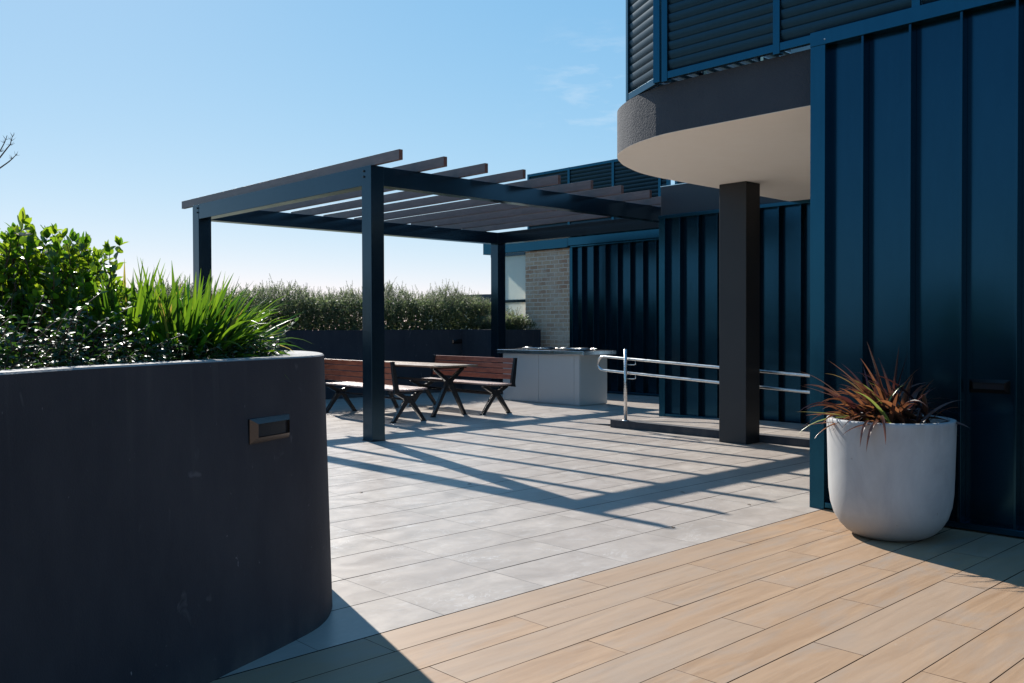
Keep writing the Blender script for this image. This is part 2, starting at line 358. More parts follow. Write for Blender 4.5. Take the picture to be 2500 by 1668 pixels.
M_flax = leaf("flax_leaf", (.028, .014, .018), (.13, .055, .036), .32, ((.07, .02, .02), (.36, .14, .05)), .30, .55, c3=(.20, .24, .05), c3t=.92)
M_stem = leaf("twig", (.07, .035, .022), (.12, .06, .035), .05, ((.1, .05, .02), (.1, .05, .02)), .6)
M_dry = leaf("dry_leaf", (.05, .03, .015), (.14, .08, .04), .1, ((.2, .1, .03), (.2, .1, .03)), .7)
FALLEN = ((4.05, 6.04, .4, 'tiny dry leaf on the paving beside the near planter, in front of the pergola post'), (4.94, 5.72, 2.0, 'tiny dry leaf on the paving just below the pergola post shadow'),
          (5.88, 4.31, 5.0, 'tiny dry leaf on the lower edge of the wide beam shadow'), (5.82, 3.63, 1.2, 'tiny dry leaf on the paving closest to the corner of the blue wall'),
          (10.2, 9.9, 3.0, 'tiny dry leaf on the paving in front of the barbecue'), (4.79, 3.57, .2, 'tiny dry leaf on the paving next to the plank border, below the last rafter shadow'))
M_petal = leaf("petal", (.75, .66, .52), (.8, .74, .62), .3, ((.8, .7, .5), (.8, .7, .5)), .6)

# ------------------------------------------------------------------ ground and floors
o = MB().quad((-3000, -3000, -9), (3000, -3000, -9), (3000, 3000, -9), (-3000, 3000, -9)).build('ground', M_ground); tag(o, kind='structure')
o = MB().box(-9, 17.5, 3.198, 16.2, -.4, 0).build('paved_terrace', M_tile); tag(o, kind='structure')
o = MB().box(-9, 17.5, -9, 3.1965, -.4, -.001).build('timber_look_deck', M_plank); tag(o, kind='structure')
o = MB().quad((9.2, 3.5, .07), (10.64, 3.5, .07), (10.64, 6.75, .07), (9.2, 6.75, .07)).quad((9.2, 6.75, .07), (10.64, 6.75, .07), (10.64, 8.15, .004), (9.2, 8.15, .004)).build('ramp', M_tile); tag(o, kind='structure')
mb = MB(); n = len(mb.v)
mb.v += [(9.07, 3.4, 0), (9.2, 3.4, 0), (9.2, 7.745, 0), (9.07, 7.745, 0), (9.07, 3.4, .076), (9.2, 3.4, .076), (9.2, 7.745, .102), (9.07, 7.745, .102)]
for f in ((0, 3, 2, 1), (4, 5, 6, 7), (0, 1, 5, 4), (1, 2, 6, 5), (2, 3, 7, 6), (3, 0, 4, 7)): mb.face(f)
o = mb.build('ramp_kerb', M_render, None, .004); tag(o, kind='structure')

# ------------------------------------------------------------------ building
bld = empty('building', (6.064, 3.295, 0), 'dark blue clad building with round cornered balcony and louvred screens above', 'building')
def clad(x, ya, yb, z0, z1, first, pitch, edge, name='clad_wall', depth=.085, fin=.016, xback=None):
    """standing-seam wall facing -X between ya<yb; seams step back toward -Y from `first`"""
    inv = bld.matrix_world
    w = MB()
    w.box(x+depth, xback if xback else x+depth+.25, ya, yb, z0, z1)
    w_ = w.build(name, M_clad, bld)
    f = MB(); y = first
    while y > ya+.03:
        f.box(x, x+depth-.0015, y, y+fin, z0+.05, z1-.002); y -= pitch
    s_ = f.build('standing_seams', M_clad, w_, .002)
    e = MB().box(x-.002, x+depth+.004, yb-edge, yb+.004, z0, z1+.001)
    e.box(x+.003, x+depth-.002, ya, yb-edge-.002, z0+.012, z0+.05)
    e.build('edge_trim', M_cladedge, w_, .002)
    return w_
bpy.context.view_layer.update()
def under(o):   # keep world placement when parented to the building empty
    return o
# foreground wall block
wr = clad(6.064, -8.0, 3.295, 0.0, 3.298, 2.907, .3247, .108, xback=10.60)
MB().box(6.060, 6.16, -8.0, 3.301, 3.2995, 3.40).build('top_channel', M_cladedge, wr, .002)
MB().box(6.161, 10.6, -8.0, 3.297, 3.2995, 3.37).build('roof_deck', M_render, wr)
MB().lathe((0, 0, 0), [(.006, 0), (.004, .003), (.0005, .004)], 10).xf(Matrix.Translation((6.059, 3.19, 3.335)) @ Matrix.Rotation(-math.pi/2, 4, 'Y')).build('screw_head', M_steel, wr)
# recessed end wall beside the ramp
w2 = clad(10.66, 3.31, 8.17, 0.0, 2.865, 7.803, .3125, .10, xback=13.5)
MB().box(10.645, 10.76, 3.31, 8.176, 2.8665, 2.912).build('top_channel', M_cladedge, w2, .002)
MB().box(10.70, 13.5, 6.09, 8.168, 2.9135, 3.335).box(10.70, 13.5, 3.31, 6.05, 2.9135, 3.25).build('parapet', M_parapet, w2, .003)
MB().box(10.695, 13.52, 6.10, 8.176, 3.3365, 3.347).build('capping', M_steel, w2)
# far wall under the pergola
w3 = clad(13.70, 8.2, 12.78, 0.0, 2.935, 12.443, .3125, .075, xback=16.0)
MB().box(13.685, 13.80, 8.2, 12.784, 2.9365, 2.965).build('top_channel', M_cladedge, w3, .002)
MB().box(13.72, 14.05, 12.786, 14.10, 0, 2.93).build('brick_pier', M_brick, bld)
rf = MB().box(13.64, 17.2, 8.2, 12.782, 2.967, 3.17).box(13.64, 17.2, 12.786, 15.38, 2.94, 3.21).build('eave', M_cladedge, bld, .004)
# frosted screen beside the brick
fr = MB().box(13.705, 13.765, 14.103, 15.2, 2.87, 2.932).box(13.70, 13.77, 14.103, 15.2, 1.853, 1.910).box(13.77, 13.79, 14.79, 14.96, 0, 2.93).build('window_frame', M_frame, bld)
MB().box(13.742, 13.752, 14.104, 14.95, 1.911, 2.869).box(13.742, 13.752, 14.104, 14.95, .05, 1.852).build('frosted_pane', M_frost, fr)
# balcony slab with a rounded corner
arc = smooth_curve([(6.15, 4.50), (6.160, 4.66), (6.192, 4.806), (6.281, 5.069), (6.394, 5.281), (6.535, 5.478), (6.692, 5.624), (6.86, 5.738), (7.078, 5.855), (7.445, 5.990), (7.709, 6.045), (8.0, 6.07), (8.4, 6.075)], 5)
poly = ([(6.15, 3.30)] + arc + [(10.64, 6.075), (10.64, 3.30)])[::-1]
slab = MB(); slab.prism(poly, 2.9115, 3.318, cap=False)
for i in range(len(poly)): slab.sm[i] = 2 < i < len(poly)-3
k0 = len(slab.v); np_ = len(poly)
slab.v += [(p[0], p[1], 2.9115) for p in poly] + [(p[0], p[1], 3.318) for p in poly]
slab.face(tuple(k0+i for i in range(np_-1, -1, -1))); slab.face(tuple(k0+np_+i for i in range(np_)))
sl = slab.build('balcony_slab', [M_fascia], bld)
sp = [(7.6+(p[0]-7.6)*.999, 4.6+(p[1]-4.6)*.999) for p in poly]
MB().prism(sp, 2.9085, 2.9112).build('soffit', M_soffit, sl)
cb = MB().box(8.79, 9.072, 5.545, 5.895, 0, 2.907).build('column', M_col, bld, .006)

# louvred screens
def blade_profile():
    """rounded slat, convex outward, its top leaning out so neighbours overlap"""
    pr = []; q = math.radians(69)
    for k in range(9):
        t = -1+2*k/8; pr.append((.050*t, .0105*(1-t*t)+.001))
    for k in range(4):
        t = 1-2*(k+.5)/4; pr.append((.049*t, .0045*(1-t*t)-.001))
    return [(a_*math.cos(q)+b_*math.sin(q), a_*math.sin(q)-b_*math.cos(q)) for (a_, b_) in pr]
BP = blade_profile()
def screen(p0, p1, z0, z1, posts, outward=1, post_w=.055, pitch=.0747, label=None, leg=0):
    """vertical screen from p0 to p1; posts = fractions of posts along it"""
    a_, b_ = Vector((p0[0], p0[1], 0)), Vector((p1[0], p1[1], 0)); d = (b_-a_); ln = d.length; d.normalize(); nrm = Vector((-d.y, d.x, 0))*outward
    def local(mb, s0):
        m = Matrix(((d.x, nrm.x, 0, a_.x), (d.y, nrm.y, 0, a_.y), (0, 0, 1, 0), (0, 0, 0, 1))); return mb.xf(m, s0)
    fm = MB()
    for u in posts: fm.box(u-post_w/2, u+post_w/2, -.045, .012, z0-leg, z1)
    for i in range(len(posts)-1):
        u0, u1 = posts[i]+post_w/2+.001, posts[i+1]-post_w/2-.001
        fm.box(u0, u1, -.035, .009, z0, z0+.058); fm.box(u0, u1, -.035, .009, z1-.055, z1-.001)
    local(fm, 0); scr = fm.build('louvre_screen', M_cladedge, bld, .002)
    for i in range(len(posts)-1):
        u0, u1 = posts[i]+post_w/2+.002, posts[i+1]-post_w/2-.002
        bl = MB(); z = z0+.058+.045
        while z < z1-.045:
            bl.sweep([(u0, -.022, z), (u1, -.022, z)], [(-q[0], q[1]) for q in BP], smooth=False); z += pitch
        local(bl, 0); bl.build('louvre_blades', M_blade, scr)
    return scr
ZT = 4.62
screen((6.082, -4.0), (6.082, 4.665), 3.335, ZT, [.05+1.02*k for k in range(0, 1)] + [8.6-1.022*k for k in range(7, -1, -1)], 1, leg=.02)
screen((6.105, 4.70), (6.385, 5.25), 3.322, ZT, [.03, .60], 1, post_w=.045, leg=.0)
screen((6.43, 5.22), (10.5, 5.22), 3.335, ZT, [.03, 1.05, 2.07, 3.09, 4.07], 1, leg=.0)
screen((13.72, 10.28), (13.72, 14.05), 3.22, 4.58, [.03, .22, 1.355, 2.535, 3.715], 1, post_w=.06)
screen((13.72, 9.9), (13.72, 10.16), 3.22, 4.58, [.03, .22], 1, post_w=.06)
MB().box(6.078, 6.125, 4.655, 4.722, 3.325, ZT).build('corner_post', M_cladedge, bld, .002)
# rendered room behind the near screen, seen through the gap under it
MB().box(7.9, 10.4, 2.0, 4.5, 3.32, 5.0).build('plant_room', M_soffit, bld)
for ch in list(bld.children): ch.matrix_parent_inverse = bld.matrix_basis.inverted() if False else Matrix.Translation((-6.064, -3.295, 0))

# ------------------------------------------------------------------ pergola
pg = empty('pergola', (0, 0, 0), 'dark steel pergola with timber rafters over the benches and table', 'pergola')
ZB0, ZB1 = 2.935, 3.155
for (x0, x1, y0, y1) in ((5.975, 6.155, 8.655, 8.84), (5.975, 6.175, 13.136, 13.34), (12.034, 12.234, 13.136, 13.34), (12.034, 12.234, 8.655, 8.84)):
    p = MB().box(x0, x1, y0, y1, 0, ZB1).build('post', M_frame, pg, .003)
    MB().box(x0-.004, x1+.004, y0-.004, y1+.004, 0, .012).build('base_collar', M_dark, p)
MB().box(5.979, 6.145, 8.842, 13.134, ZB0, ZB1-.001).build('beam', M_frame, pg, .003)
MB().box(12.040, 12.21, 8.842, 13.134, ZB0, ZB1-.001).build('beam', M_frame, pg, .003)
MB().box(6.157, 12.032, 8.662, 8.82, ZB0, ZB1-.001).build('beam', M_frame, pg, .003)
MB().box(6.177, 12.032, 13.142, 13.33, ZB0, ZB1-.001).build('beam', M_frame, pg, .003)
for k in range(10):
    x = 6.022+.6325*k; mb = MB()
    mb.box(x, x+.052, 8.18, 13.835, ZB1+.004, ZB1+.117); mb.mi[2] = 1
    mb.build('rafter', [M_rafter, M_raftend], pg, .002)
for (y, z) in ((8.79, 3.10), (8.79, 3.035), (13.165, 3.10), (13.165, 3.035)):
    b = MB(); b.lathe((0, 0, 0), [(.013, -.002), (.013, .012), (.008, .016), (.0005, .017)], 6, False)
    b.xf(Matrix.Translation((5.975, y, z)) @ Matrix.Rotation(-math.pi/2, 4, 'Y')); b.build('bolt', M_dark, pg)

# ------------------------------------------------------------------ planters (walls, soil)
outer = smooth_curve([(-3.2, -1.0), (-1.6, .55), (-.5, 1.72), (.15, 2.34), (.69, 2.775), (1.06, 3.02), (1.49, 3.225), (1.87, 3.375), (2.10, 3.49), (2.26, 3.66), (2.38, 3.87),
                      (2.47, 4.08), (2.525, 4.33), (2.49, 4.61), (2.35, 4.95), (2.0, 5.45), (1.3, 6.05), (.2, 6.6), (-1.5, 7.0), (-4.0, 7.1)])
ZR = 1.18
def offset(poly, dfun):
    out = []; m = len(poly)
    for i, p in enumerate(poly):
        a_, b_ = Vector(poly[max(i-1, 0)]), Vector(poly[min(i+1, m-1)]); t = (b_-a_).normalized(); nn = Vector((-t.y, t.x)); q = Vector(p)+nn*dfun(i, p); out.append((q.x, q.y))
    return out
inner = offset(outer, lambda i, p: .125 + (.17*math.exp(-((p[0]-2.35)**2+(p[1]-4.0)**2)/.22)))
foot = offset(outer, lambda i, p: -.032)
pl = MB(); n = len(outer)
rows = [(foot, 0), (outer, ZR-.006), (offset(outer, lambda i, p: .006), ZR), (offset(inner, lambda i, p: -.006), ZR), (inner, ZR-.006), (inner, .9)]
for r0 in range(5):
    pl.cur = 1 if r0 in (1, 2, 3) else 0; base_ = len(pl.v)
    for (P_, z) in (rows[r0], rows[r0+1]): pl.v += [(p[0], p[1], z) for p in P_]
    for i in range(n-1): pl.face((base_+i, base_+i+1, base_+n+i+1, base_+n+i), r0 in (0, 4))
near = empty('planter', (0, 0, 0), 'near charcoal rendered planter wall curving out at the left with a rim coloured pale as if sunlit', 'planter')
pw = pl.build('planter_wall', [M_render, M_rim], near)
so = MB(); so.v = [(p[0], p[1], 1.10) for p in inner]; so.face(tuple(range(len(inner)))); so.build('soil', M_soil, near)

far = empty('planter', (8, 14.4, 0), 'far charcoal rendered planter wall behind the benches, holding the clipped hedge', 'planter')
fw_ = MB().box(-9, 12.18, 14.40, 14.56, 0, 1.262).box(12.18, 12.3, 13.37, 14.56, 0, 1.264).box(12.24, 13.43, 13.345, 13.48, 0, 1.259).box(13.30, 13.428, 13.481, 14.2, 0, 1.258).box(13.30, 13.70, 14.201, 14.3, 0, 1.2).box(-9, 13.69, 15.75, 15.9, -.2, 1.25)
fo = fw_.build('planter_wall', M_render, far, .006)
fs = MB().box(-9, 13.69, 14.561, 15.749, 1.0, 1.18).box(12.301, 13.299, 13.481, 14.559, 1.0, 1.17).build('soil', M_soil, far)
for ch in far.children: ch.matrix_parent_inverse = Matrix.Translation((-8, -14.4, 0))

# ------------------------------------------------------------------ wall lights
def wall_light(loc, rz, label, w=.25, h=.10):
    t = empty('wall_light', loc, label, 'wall light', 'slim step lights on the walls', rz)   # local -Y faces out
    b = MB(); hw, hh, d = w/2, h/2, .028
    o_ = [(-hw, hh), (hw, hh), (hw, -hh), (-hw, -hh)]; i_ = [(-hw+.026, hh-.020), (hw-.026, hh-.020), (hw-.026, -hh+.024), (-hw+.026, -hh+.024)]
    for k in range(4):
        p0, p1, q1, q0 = o_[k], o_[(k+1) % 4], i_[(k+1) % 4], i_[k]
        b.quad((p0[0], .03, p0[1]), (p1[0], .03, p1[1]), (p1[0], -.006, p1[1]), (p0[0], -.006, p0[1]))
        b.quad((p0[0], -.006, p0[1]), (p1[0], -.006, p1[1]), (q1[0], -d, q1[1]), (q0[0], -d, q0[1]))
        b.quad((q0[0], -d, q0[1]), (q1[0], -d, q1[1]), (q1[0], -d+.012, q1[1]), (q0[0], -d+.012, q0[1]))
    b.build('light_bezel', M_dark2, t)
    MB().box(i_[3][0]+.001, i_[1][0]-.001, -d+.010, -d+.016, i_[3][1]+.001, i_[1][1]-.001+0 if False else i_[0][1]-.001).build('light_lens', M_lens, t)
    return t
M_dark2 = metal_paint("bezel_bronze", (.085, .070, .064), .9, .24)
wall_light((1.811, 3.348, .895), math.radians(23.5), 'dark step light on the near curved planter wall', .25, .098)
wall_light((6.146, 2.115, .922), math.radians(-90), 'black step light on the blue clad wall behind the flax pot', .24, .085)
wall_light((8.09, 14.395, 1.035), 0, 'small step light on the far planter wall, left of the nearest pergola post', .27, .09)
wall_light((12.04, 14.395, 1.02), 0, 'small step light on the far planter wall, above the back bench', .26, .085)

# ------------------------------------------------------------------ benches and table
def rotY(mb, s0=0): return mb
def trestle(name, y, w_foot, zh, z_top, w_arm, th, parent, hubw=.07):
    """one cast X-frame across X: two legs splaying down, two arms splaying up"""
    lg = MB()
    def bar(p, q, w0, w1):
        n0 = len(lg.v); a_, b_ = Vector(p), Vector(q); t = (b_-a_).normalized(); s_ = Vector((t.z, 0, -t.x))
        for (c, w) in ((a_, w0), (b_, w1)):
            for (sx, sy) in ((-1, -1), (1, -1), (1, 1), (-1, 1)): lg.v.append(tuple(c+s_*sx*w/2+Vector((0, sy*th/2, 0))))
        for f in ((0, 3, 2, 1), (4, 5, 6, 7), (0, 1, 5, 4), (1, 2, 6, 5), (2, 3, 7, 6), (3, 0, 4, 7)): lg.face(tuple(n0+i for i in f))
    for s_ in (-1, 1):
        bar((s_*.018, y, zh), (s_*w_foot, y, .006), .065, .045)
        bar((s_*.014, y, zh), (s_*w_arm, y, z_top), .062, .038)
        lg.box(s_*w_foot-.035, s_*w_foot+.035, y-th*.62, y+th*.62, 0, .012)
    lg.box(-hubw/2, hubw/2, y-th*.55, y+th*.55, zh-.055, zh+.045)
    return lg.build('leg', M_cast, parent, .008)
def bench(loc, rz, label):
    """length along local Y, sitter faces +X, back on -X side"""
    t = empty('bench', loc, label, 'bench', 'slatted benches under the pergola', rz); Lh = 1.09
    for y in (-.98, .98): trestle('leg', y, .250, .315, .415, .215, .06, t)
    st = MB(); W = .48; ns_ = 9; sw = .043
    for i in range(ns_):
        x = -W/2+.02+i*(W-.04)/(ns_-1); z = .432+.012*abs((i-3.2)/4.5)**2
        st.box(x-sw/2, x+sw/2, -Lh, Lh, z, z+.024)
    st.build('seat', M_seat, t, .003)
    bk = MB()
    for i in range(4):
        z0 = .515+i*.083; x0 = -.235-(z0-.45)*.20; x1 = -.235-(z0+.072-.45)*.20; n0 = len(bk.v)
        bk.v += [(x0-.014, -Lh+.05, z0), (x0+.012, -Lh+.05, z0), (x0+.012, Lh-.05, z0), (x0-.014, Lh-.05, z0), (x1-.014, -Lh+.05, z0+.072), (x1+.012, -Lh+.05, z0+.072), (x1+.012, Lh-.05, z0+.072), (x1-.014, Lh-.05, z0+.072)]
        for f in ((0, 3, 2, 1), (4, 5, 6, 7), (0, 1, 5, 4), (1, 2, 6, 5), (2, 3, 7, 6), (3, 0, 4, 7)): bk.face(tuple(n0+q for q in f))
    bk.build('backrest', M_slat, t, .003)
    for y in (-Lh+.02, Lh-.02):
        e_ = MB(); pts = [(-.30, .40), (-.205, .41), (-.215, .46), (-.285, .842), (-.335, .842), (-.29, .46)]
        n0 = len(e_.v)
        for yy in (y-.022, y+.022): e_.v += [(p[0], yy, p[1]) for p in pts]
        k = len(pts)
        for i in range(k): e_.face((i, (i+1) % k, k+(i+1) % k, k+i))
        e_.face(tuple(range(k-1, -1, -1))); e_.face(tuple(range(k, 2*k)))
        e_.build('back_bracket', M_cast, t, .004)
    MB().box(-.055, -.02, -.95, .95, .30, .325).box(.02, .055, -.95, .95, .285, .31).build('stretcher', M_cast, t, .004)
    for y in (-.98, .98):
        MB().box(-.30, .26, y-.022, y+.022, .408, .428).build('seat_support', M_cast, t, .004)
    return t
bench((7.70, 11.14, 0), math.radians(-4.5), 'red brown slatted bench nearest the camera, its back to us behind the front post')
bench((9.33, 11.14, 0), math.radians(180-4.0), 'red brown slatted bench beyond the table, its seat facing us beside the barbecue')
tb = empty('picnic_table', (8.565, 11.33, 0), 'slatted timber table on black splayed legs between the two benches', 'table')
tt = MB(); W, Lh = .76, 1.13; nb = 8
for i in range(nb):
    x = -W/2+W*(i+.5)/nb; tt.box(x-W/nb/2+.003, x+W/nb/2-.003, -Lh, Lh, .728, .752)
tt.build('tabletop', M_tabletop, tb, .003)
for y in (-.90, .80): trestle('leg', y, .30, .51, .70, .27, .06, tb, .085)
MB().box(-.05, .05, -.88, .78, .50, .53).build('stretcher', M_cast, tb, .004)
for y in (-.90, 0, .80): MB().box(-.33, .33, y-.02, y+.02, .70, .7215).build('table_support', M_cast, tb)

# ------------------------------------------------------------------ barbecue bench
bq = empty('barbecue', (11.5, 11.1, 0), 'grey panelled barbecue cabinet with a shiny steel top in front of the brick', 'barbecue')
cb_ = MB().box(11.16, 11.83, 10.19, 12.03, .0, .842).build('cabinet', M_cab, bq)
for (y0, y1) in ((10.184, 10.30), (10.306, 11.135), (11.141, 12.04)):
    MB().box(11.146, 11.1595, y0, y1, .012, .838).build('panel', M_cab, cb_, .003)
MB().box(11.1605, 11.84, 10.176, 10.189, .012, .838).build('panel', M_cab, cb_, .003)
MB().prism([(11.087, 10.042), (11.918, 10.042), (11.918, 12.128), (11.087, 12.128)], .846, .910, scale0=[(11.082, 10.037), (11.923, 10.037), (11.923, 12.133), (11.082, 12.133)]).build('benchtop', M_top, bq, .004)
for yc in (10.62, 11.50):
    h_ = MB().box(11.20, 11.72, yc-.30, yc+.30, .9115, .923).box(11.24, 11.68, yc-.26, yc+.26, .924, .934).build('hotplate', M_hot, bq, .004)
    rr = MB()
    rr.tube([(11.19, yc-.31, .937), (11.73, yc-.31, .937), (11.73, yc+.31, .937)], .006, 6)
    rr.tube([(11.2, yc+.05, .925), (11.3, yc+.12, .957), (11.5, yc+.2, .965), (11.68, yc+.28, .93)], .005, 6)
    rr.build('hotplate_trim', M_steel, h_)
    dsh = MB().lathe((11.62, yc-.12, .925), [(.11, 0), (.10, .018), (.06, .032), (.0005, .037)], 20); dsh.build('burner_cap', M_hot, h_)
    MB().tube([(11.28, yc-.22, .938), (11.3, yc+.1, .952), (11.33, yc+.22, .937)], .008, 6).build('hotplate_handle', M_steel, h_)
for ch in bq.children: ch.matrix_parent_inverse = Matrix.Translation((-11.5, -11.1, 0))

# ------------------------------------------------------------------ handrail
hr = empty('handrail', (9.107, 7.519, .1), 'polished steel handrail with looped end beside the ramp', 'handrail')
def zr(y): return .898-.0495*(7.57-y)
path = [(9.15, 3.4, zr(3.4)), (9.15, 5.0, zr(5.0)), (9.15, 7.93, zr(7.93))]
loop = [(9.15, 7.93+.09*math.sin(t), zr(7.93)-.09+.09*math.cos(t)) for t in [math.pi*k/10 for k in range(1, 10)]]
low = [(9.15, 7.93, zr(7.93)-.18), (9.15, 5.0, zr(5.0)-.18), (9.15, 3.4, zr(3.4)-.18)]
MB().tube(path+loop+low, .0165, 14).build('rail', M_steel, hr)
MB().tube([(9.107, 7.519, .10), (9.107, 7.519, 1.018)], .021, 16).lathe((9.107, 7.519, .10), [(.045, 0), (.045, .006), (.022, .010)], 20).build('post', M_steel, hr)
for dz in (0, -.18):
    z = zr(7.45)+dz
    MB().tube([(9.11, 7.50, z-.07), (9.135, 7.40, z-.07), (9.15, 7.39, z-.065), (9.15, 7.39, z-.012)], .006, 8).build('bracket', M_steel, hr)
for ch in hr.children: ch.matrix_parent_inverse = Matrix.Translation((-9.107, -7.519, -.1))

# ------------------------------------------------------------------ pot
PX, PY = 5.617, 2.513
prof = [(.19, 0), (.225, .012), (.262, .035), (.30, .075), (.332, .13), (.353, .20), (.363, .28), (.367, .40), (.371, .55), (.375, .70), (.3755, .722), (.372, .729), (.366, .731), (.345, .731), (.339, .729), (.336, .722), (.333, .66), (.01, .655)]
pot = empty('plant_pot', (PX, PY, 0), 'large pale concrete pot with rounded base against the blue wall', 'pot')
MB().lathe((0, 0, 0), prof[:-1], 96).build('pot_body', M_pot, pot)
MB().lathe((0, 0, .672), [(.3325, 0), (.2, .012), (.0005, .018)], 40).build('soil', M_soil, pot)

# ------------------------------------------------------------------ foliage builders
def add_leaf(mb, base, d, nrm, ln, w, fold=.25, curl=.15):
    """ovate leaf with a midrib: 4 segments, two halves"""
    d = d.normalized(); s = d.cross(nrm)
    if s.length < 1e-3: s = d.cross(Vector((1, 0, .1)))
    s.normalize(); u = s.cross(d).normalized()
    n = len(mb.v); prof_ = ((0, .0), (.22, .72), (.5, 1.0), (.8, .62), (1.0, .0))
    for (t, q) in prof_:
        c = base+d*ln*t-u*curl*ln*t*t; h = w*.5*q; mb.v.append(tuple(c))
        mb.v.append(tuple(c+s*h+u*h*fold)); mb.v.append(tuple(c-s*h+u*h*fold))
    for i in range(4):
        a0, b0 = n+i*3, n+(i+1)*3
        mb.face((a0, b0, b0+1, a0+1), True); mb.face((a0, a0+2, b0+2, b0), True)
def add_strap(mb, base, d, ln, w, droop, seg=8, fold=.35, side=None):
    d = d.normalized(); s = d.cross(Vector((0, 0, 1)))
    if s.length < .05: s = Vector((R.uniform(-1, 1), R.uniform(-1, 1), 0))
    s.normalize()
    if side is not None: s = (s*math.cos(side)+d.cross(s)*math.sin(side)).normalized()
    p = Vector(base); n = len(mb.v); g_ = Vector((0, 0, -1))
    for i in range(seg+1):
        t = i/seg; wt = w*.5*min(1, .35+t*3)*max(.03, (1-t**2.6)); u = s.cross(d).normalized()
        mb.v.append(tuple(p)); mb.v.append(tuple(p+s*wt+u*wt*fold)); mb.v.append(tuple(p-s*wt+u*wt*fold))
        d = (d+g_*droop*(.25+t*1.4)/seg).normalized(); p = p+d*ln/seg
    for i in range(seg):
        a0, b0 = n+i*3, n+(i+1)*3
        mb.face((a0, b0, b0+1, a0+1), True); mb.face((a0, a0+2, b0+2, b0), True)
def join(a_, b_):
    n = len(a_.v); a_.v += b_.v
    for f, sm in zip(b_.f, b_.sm): a_.f.append(tuple(i+n for i in f)); a_.sm.append(sm); a_.mi.append(1)
    return a_
def rv(a=1.0): return Vector((R.uniform(-a, a), R.uniform(-a, a), R.uniform(-a, a)))

# leafy shrub, left end of the near planter
sh = empty('shrub', (.98, 4.2, 1.1), 'bushy shrub with oval bright green leaves at the left edge', 'shrub')
lv, stm = MB(), MB()
def twig(p0, d, ln, lf=.055, n=7, up=.35):
    pts = [p0.copy()]; p = p0.copy(); d = d.normalized()
    for k in range(n):
        d = (d+rv(.16)+Vector((0, 0, up*.12))).normalized(); p = p+d*ln/n; pts.append(p.copy())
        ang = k*2.4+R.uniform(-.4, .4); side = d.cross(Vector((math.cos(ang), math.sin(ang), .3))).normalized()
        for sg in (1, -1):
            if R.random() < .93:
                dd = (d*.55+side*sg*.9+Vector((0, 0, .25))+rv(.25)); add_leaf(lv, p, dd, (d+rv(.5)), lf*R.uniform(.6, 1.15), lf*R.uniform(.38, .56), R.uniform(.1, .45), R.uniform(0, .3))
    for q in range(3): add_leaf(lv, p, d+rv(.5), rv(1)+d.cross(rv(1)), lf*R.uniform(.7, 1.0), lf*.42, .4, .05)
    stm.tube(pts, .0026, 5, radii=[1.4-1.0*i/n for i in range(n+1)])
for i in range(640):
    th, ph = R.uniform(0, 2*math.pi), math.acos(R.uniform(-.2, 1))
    dirv = Vector((math.sin(ph)*math.cos(th), math.sin(ph)*math.sin(th), math.cos(ph)))
    rr_ = R.uniform(.35, .88)
    c = Vector((1.0, 4.22, 1.17))+Vector((dirv.x*.64*rr_, dirv.y*.58*rr_, dirv.z*.52*rr_))
    twig(c, dirv*.8+Vector((0, 0, .55))+rv(.25), R.uniform(.10, .19), R.uniform(.048, .070), 6)
for i in range(44):    # taller shoots above the crown
    c = Vector((1.0, 4.22, 1.46))+Vector((R.uniform(-.45, .44), R.uniform(-.4, .4), R.uniform(-.07, .03)))
    twig(c, Vector((R.uniform(-.3, .4), R.uniform(-.3, .3), 1)), R.uniform(.15, .25), .05, 7)
join(lv, stm).build('foliage', [M_leaf, M_stem], sh)
fl = MB()
for k in range(6):
    a_ = k*math.pi/3; add_leaf(fl, Vector((1.035, 3.80, 1.652)), Vector((math.cos(a_), math.sin(a_), .15)), Vector((0, 0, 1)), .036, .024, .3, -.2)
fl.build('flower', M_petal, sh)
for ch in sh.children: ch.matrix_parent_inverse = Matrix.Translation((-.98, -4.2, -1.1))

for (x, y, z, rz, lab) in ((-.25, 4.75, 1.1, 1.9, 'unseen leafy shrub added to the near planter just beyond the left edge'), (-1.5, 5.1, 1.1, 4.0, 'unseen leafy shrub added to the near planter further beyond the left edge'), (.35, 5.5, 1.1, 3.0, 'unseen leafy shrub added at the back of the near planter beyond the left edge')):  # out-of-view copies, added to darken the clad wall's reflection
    c = copy_tree(sh); c.location = (x, y, z); c.rotation_euler.z = rz; c['label'] = lab; c['group'] = 'leafy shrubs in the near planter'
sh['group'] = 'leafy shrubs in the near planter'
# strap-leaved clump
gt = empty('grass_clump', (1.62, 3.85, 1.1), 'arching clump of bright green strap leaves in the near planter', 'ornamental grass')
gm = MB()
for (cx2, cy2, rad, cnt, lmin, lmax) in ((1.46, 3.94, .13, 150, .34, .54), (1.66, 3.84, .15, 270, .32, .52), (1.80, 4.02, .16, 240, .30, .50), (1.62, 4.20, .13, 90, .38, .54)):
    for i in range(cnt):
        th = R.uniform(0, 2*math.pi); q = rad*math.sqrt(R.random()); lean = abs(R.gauss(0, .80))+.08
        d = Vector((math.cos(th)*lean, math.sin(th)*lean, 1))
        add_strap(gm, (cx2+math.cos(th)*q, cy2+math.sin(th)*q, 1.09), d, R.uniform(lmin, lmax), R.uniform(.019, .033), R.uniform(.3, 2.1)*(.5+lean*.55), 8, .4, R.uniform(-.9, .9))
for i in range(130):   # low arching leaves that hang toward the rim's tip
    th = R.gauss(-.55, .5); d = Vector((math.cos(th), math.sin(th), R.uniform(.2, .85)))
    add_strap(gm, (1.68+R.uniform(-.12, .1), 3.92+R.uniform(-.10, .14), 1.10), d, R.uniform(.26, .44), R.uniform(.014, .024), R.uniform(.5, 1.3), 8, .4, R.uniform(-.8, .8))
gm.build('strap_leaves', M_strap, gt)
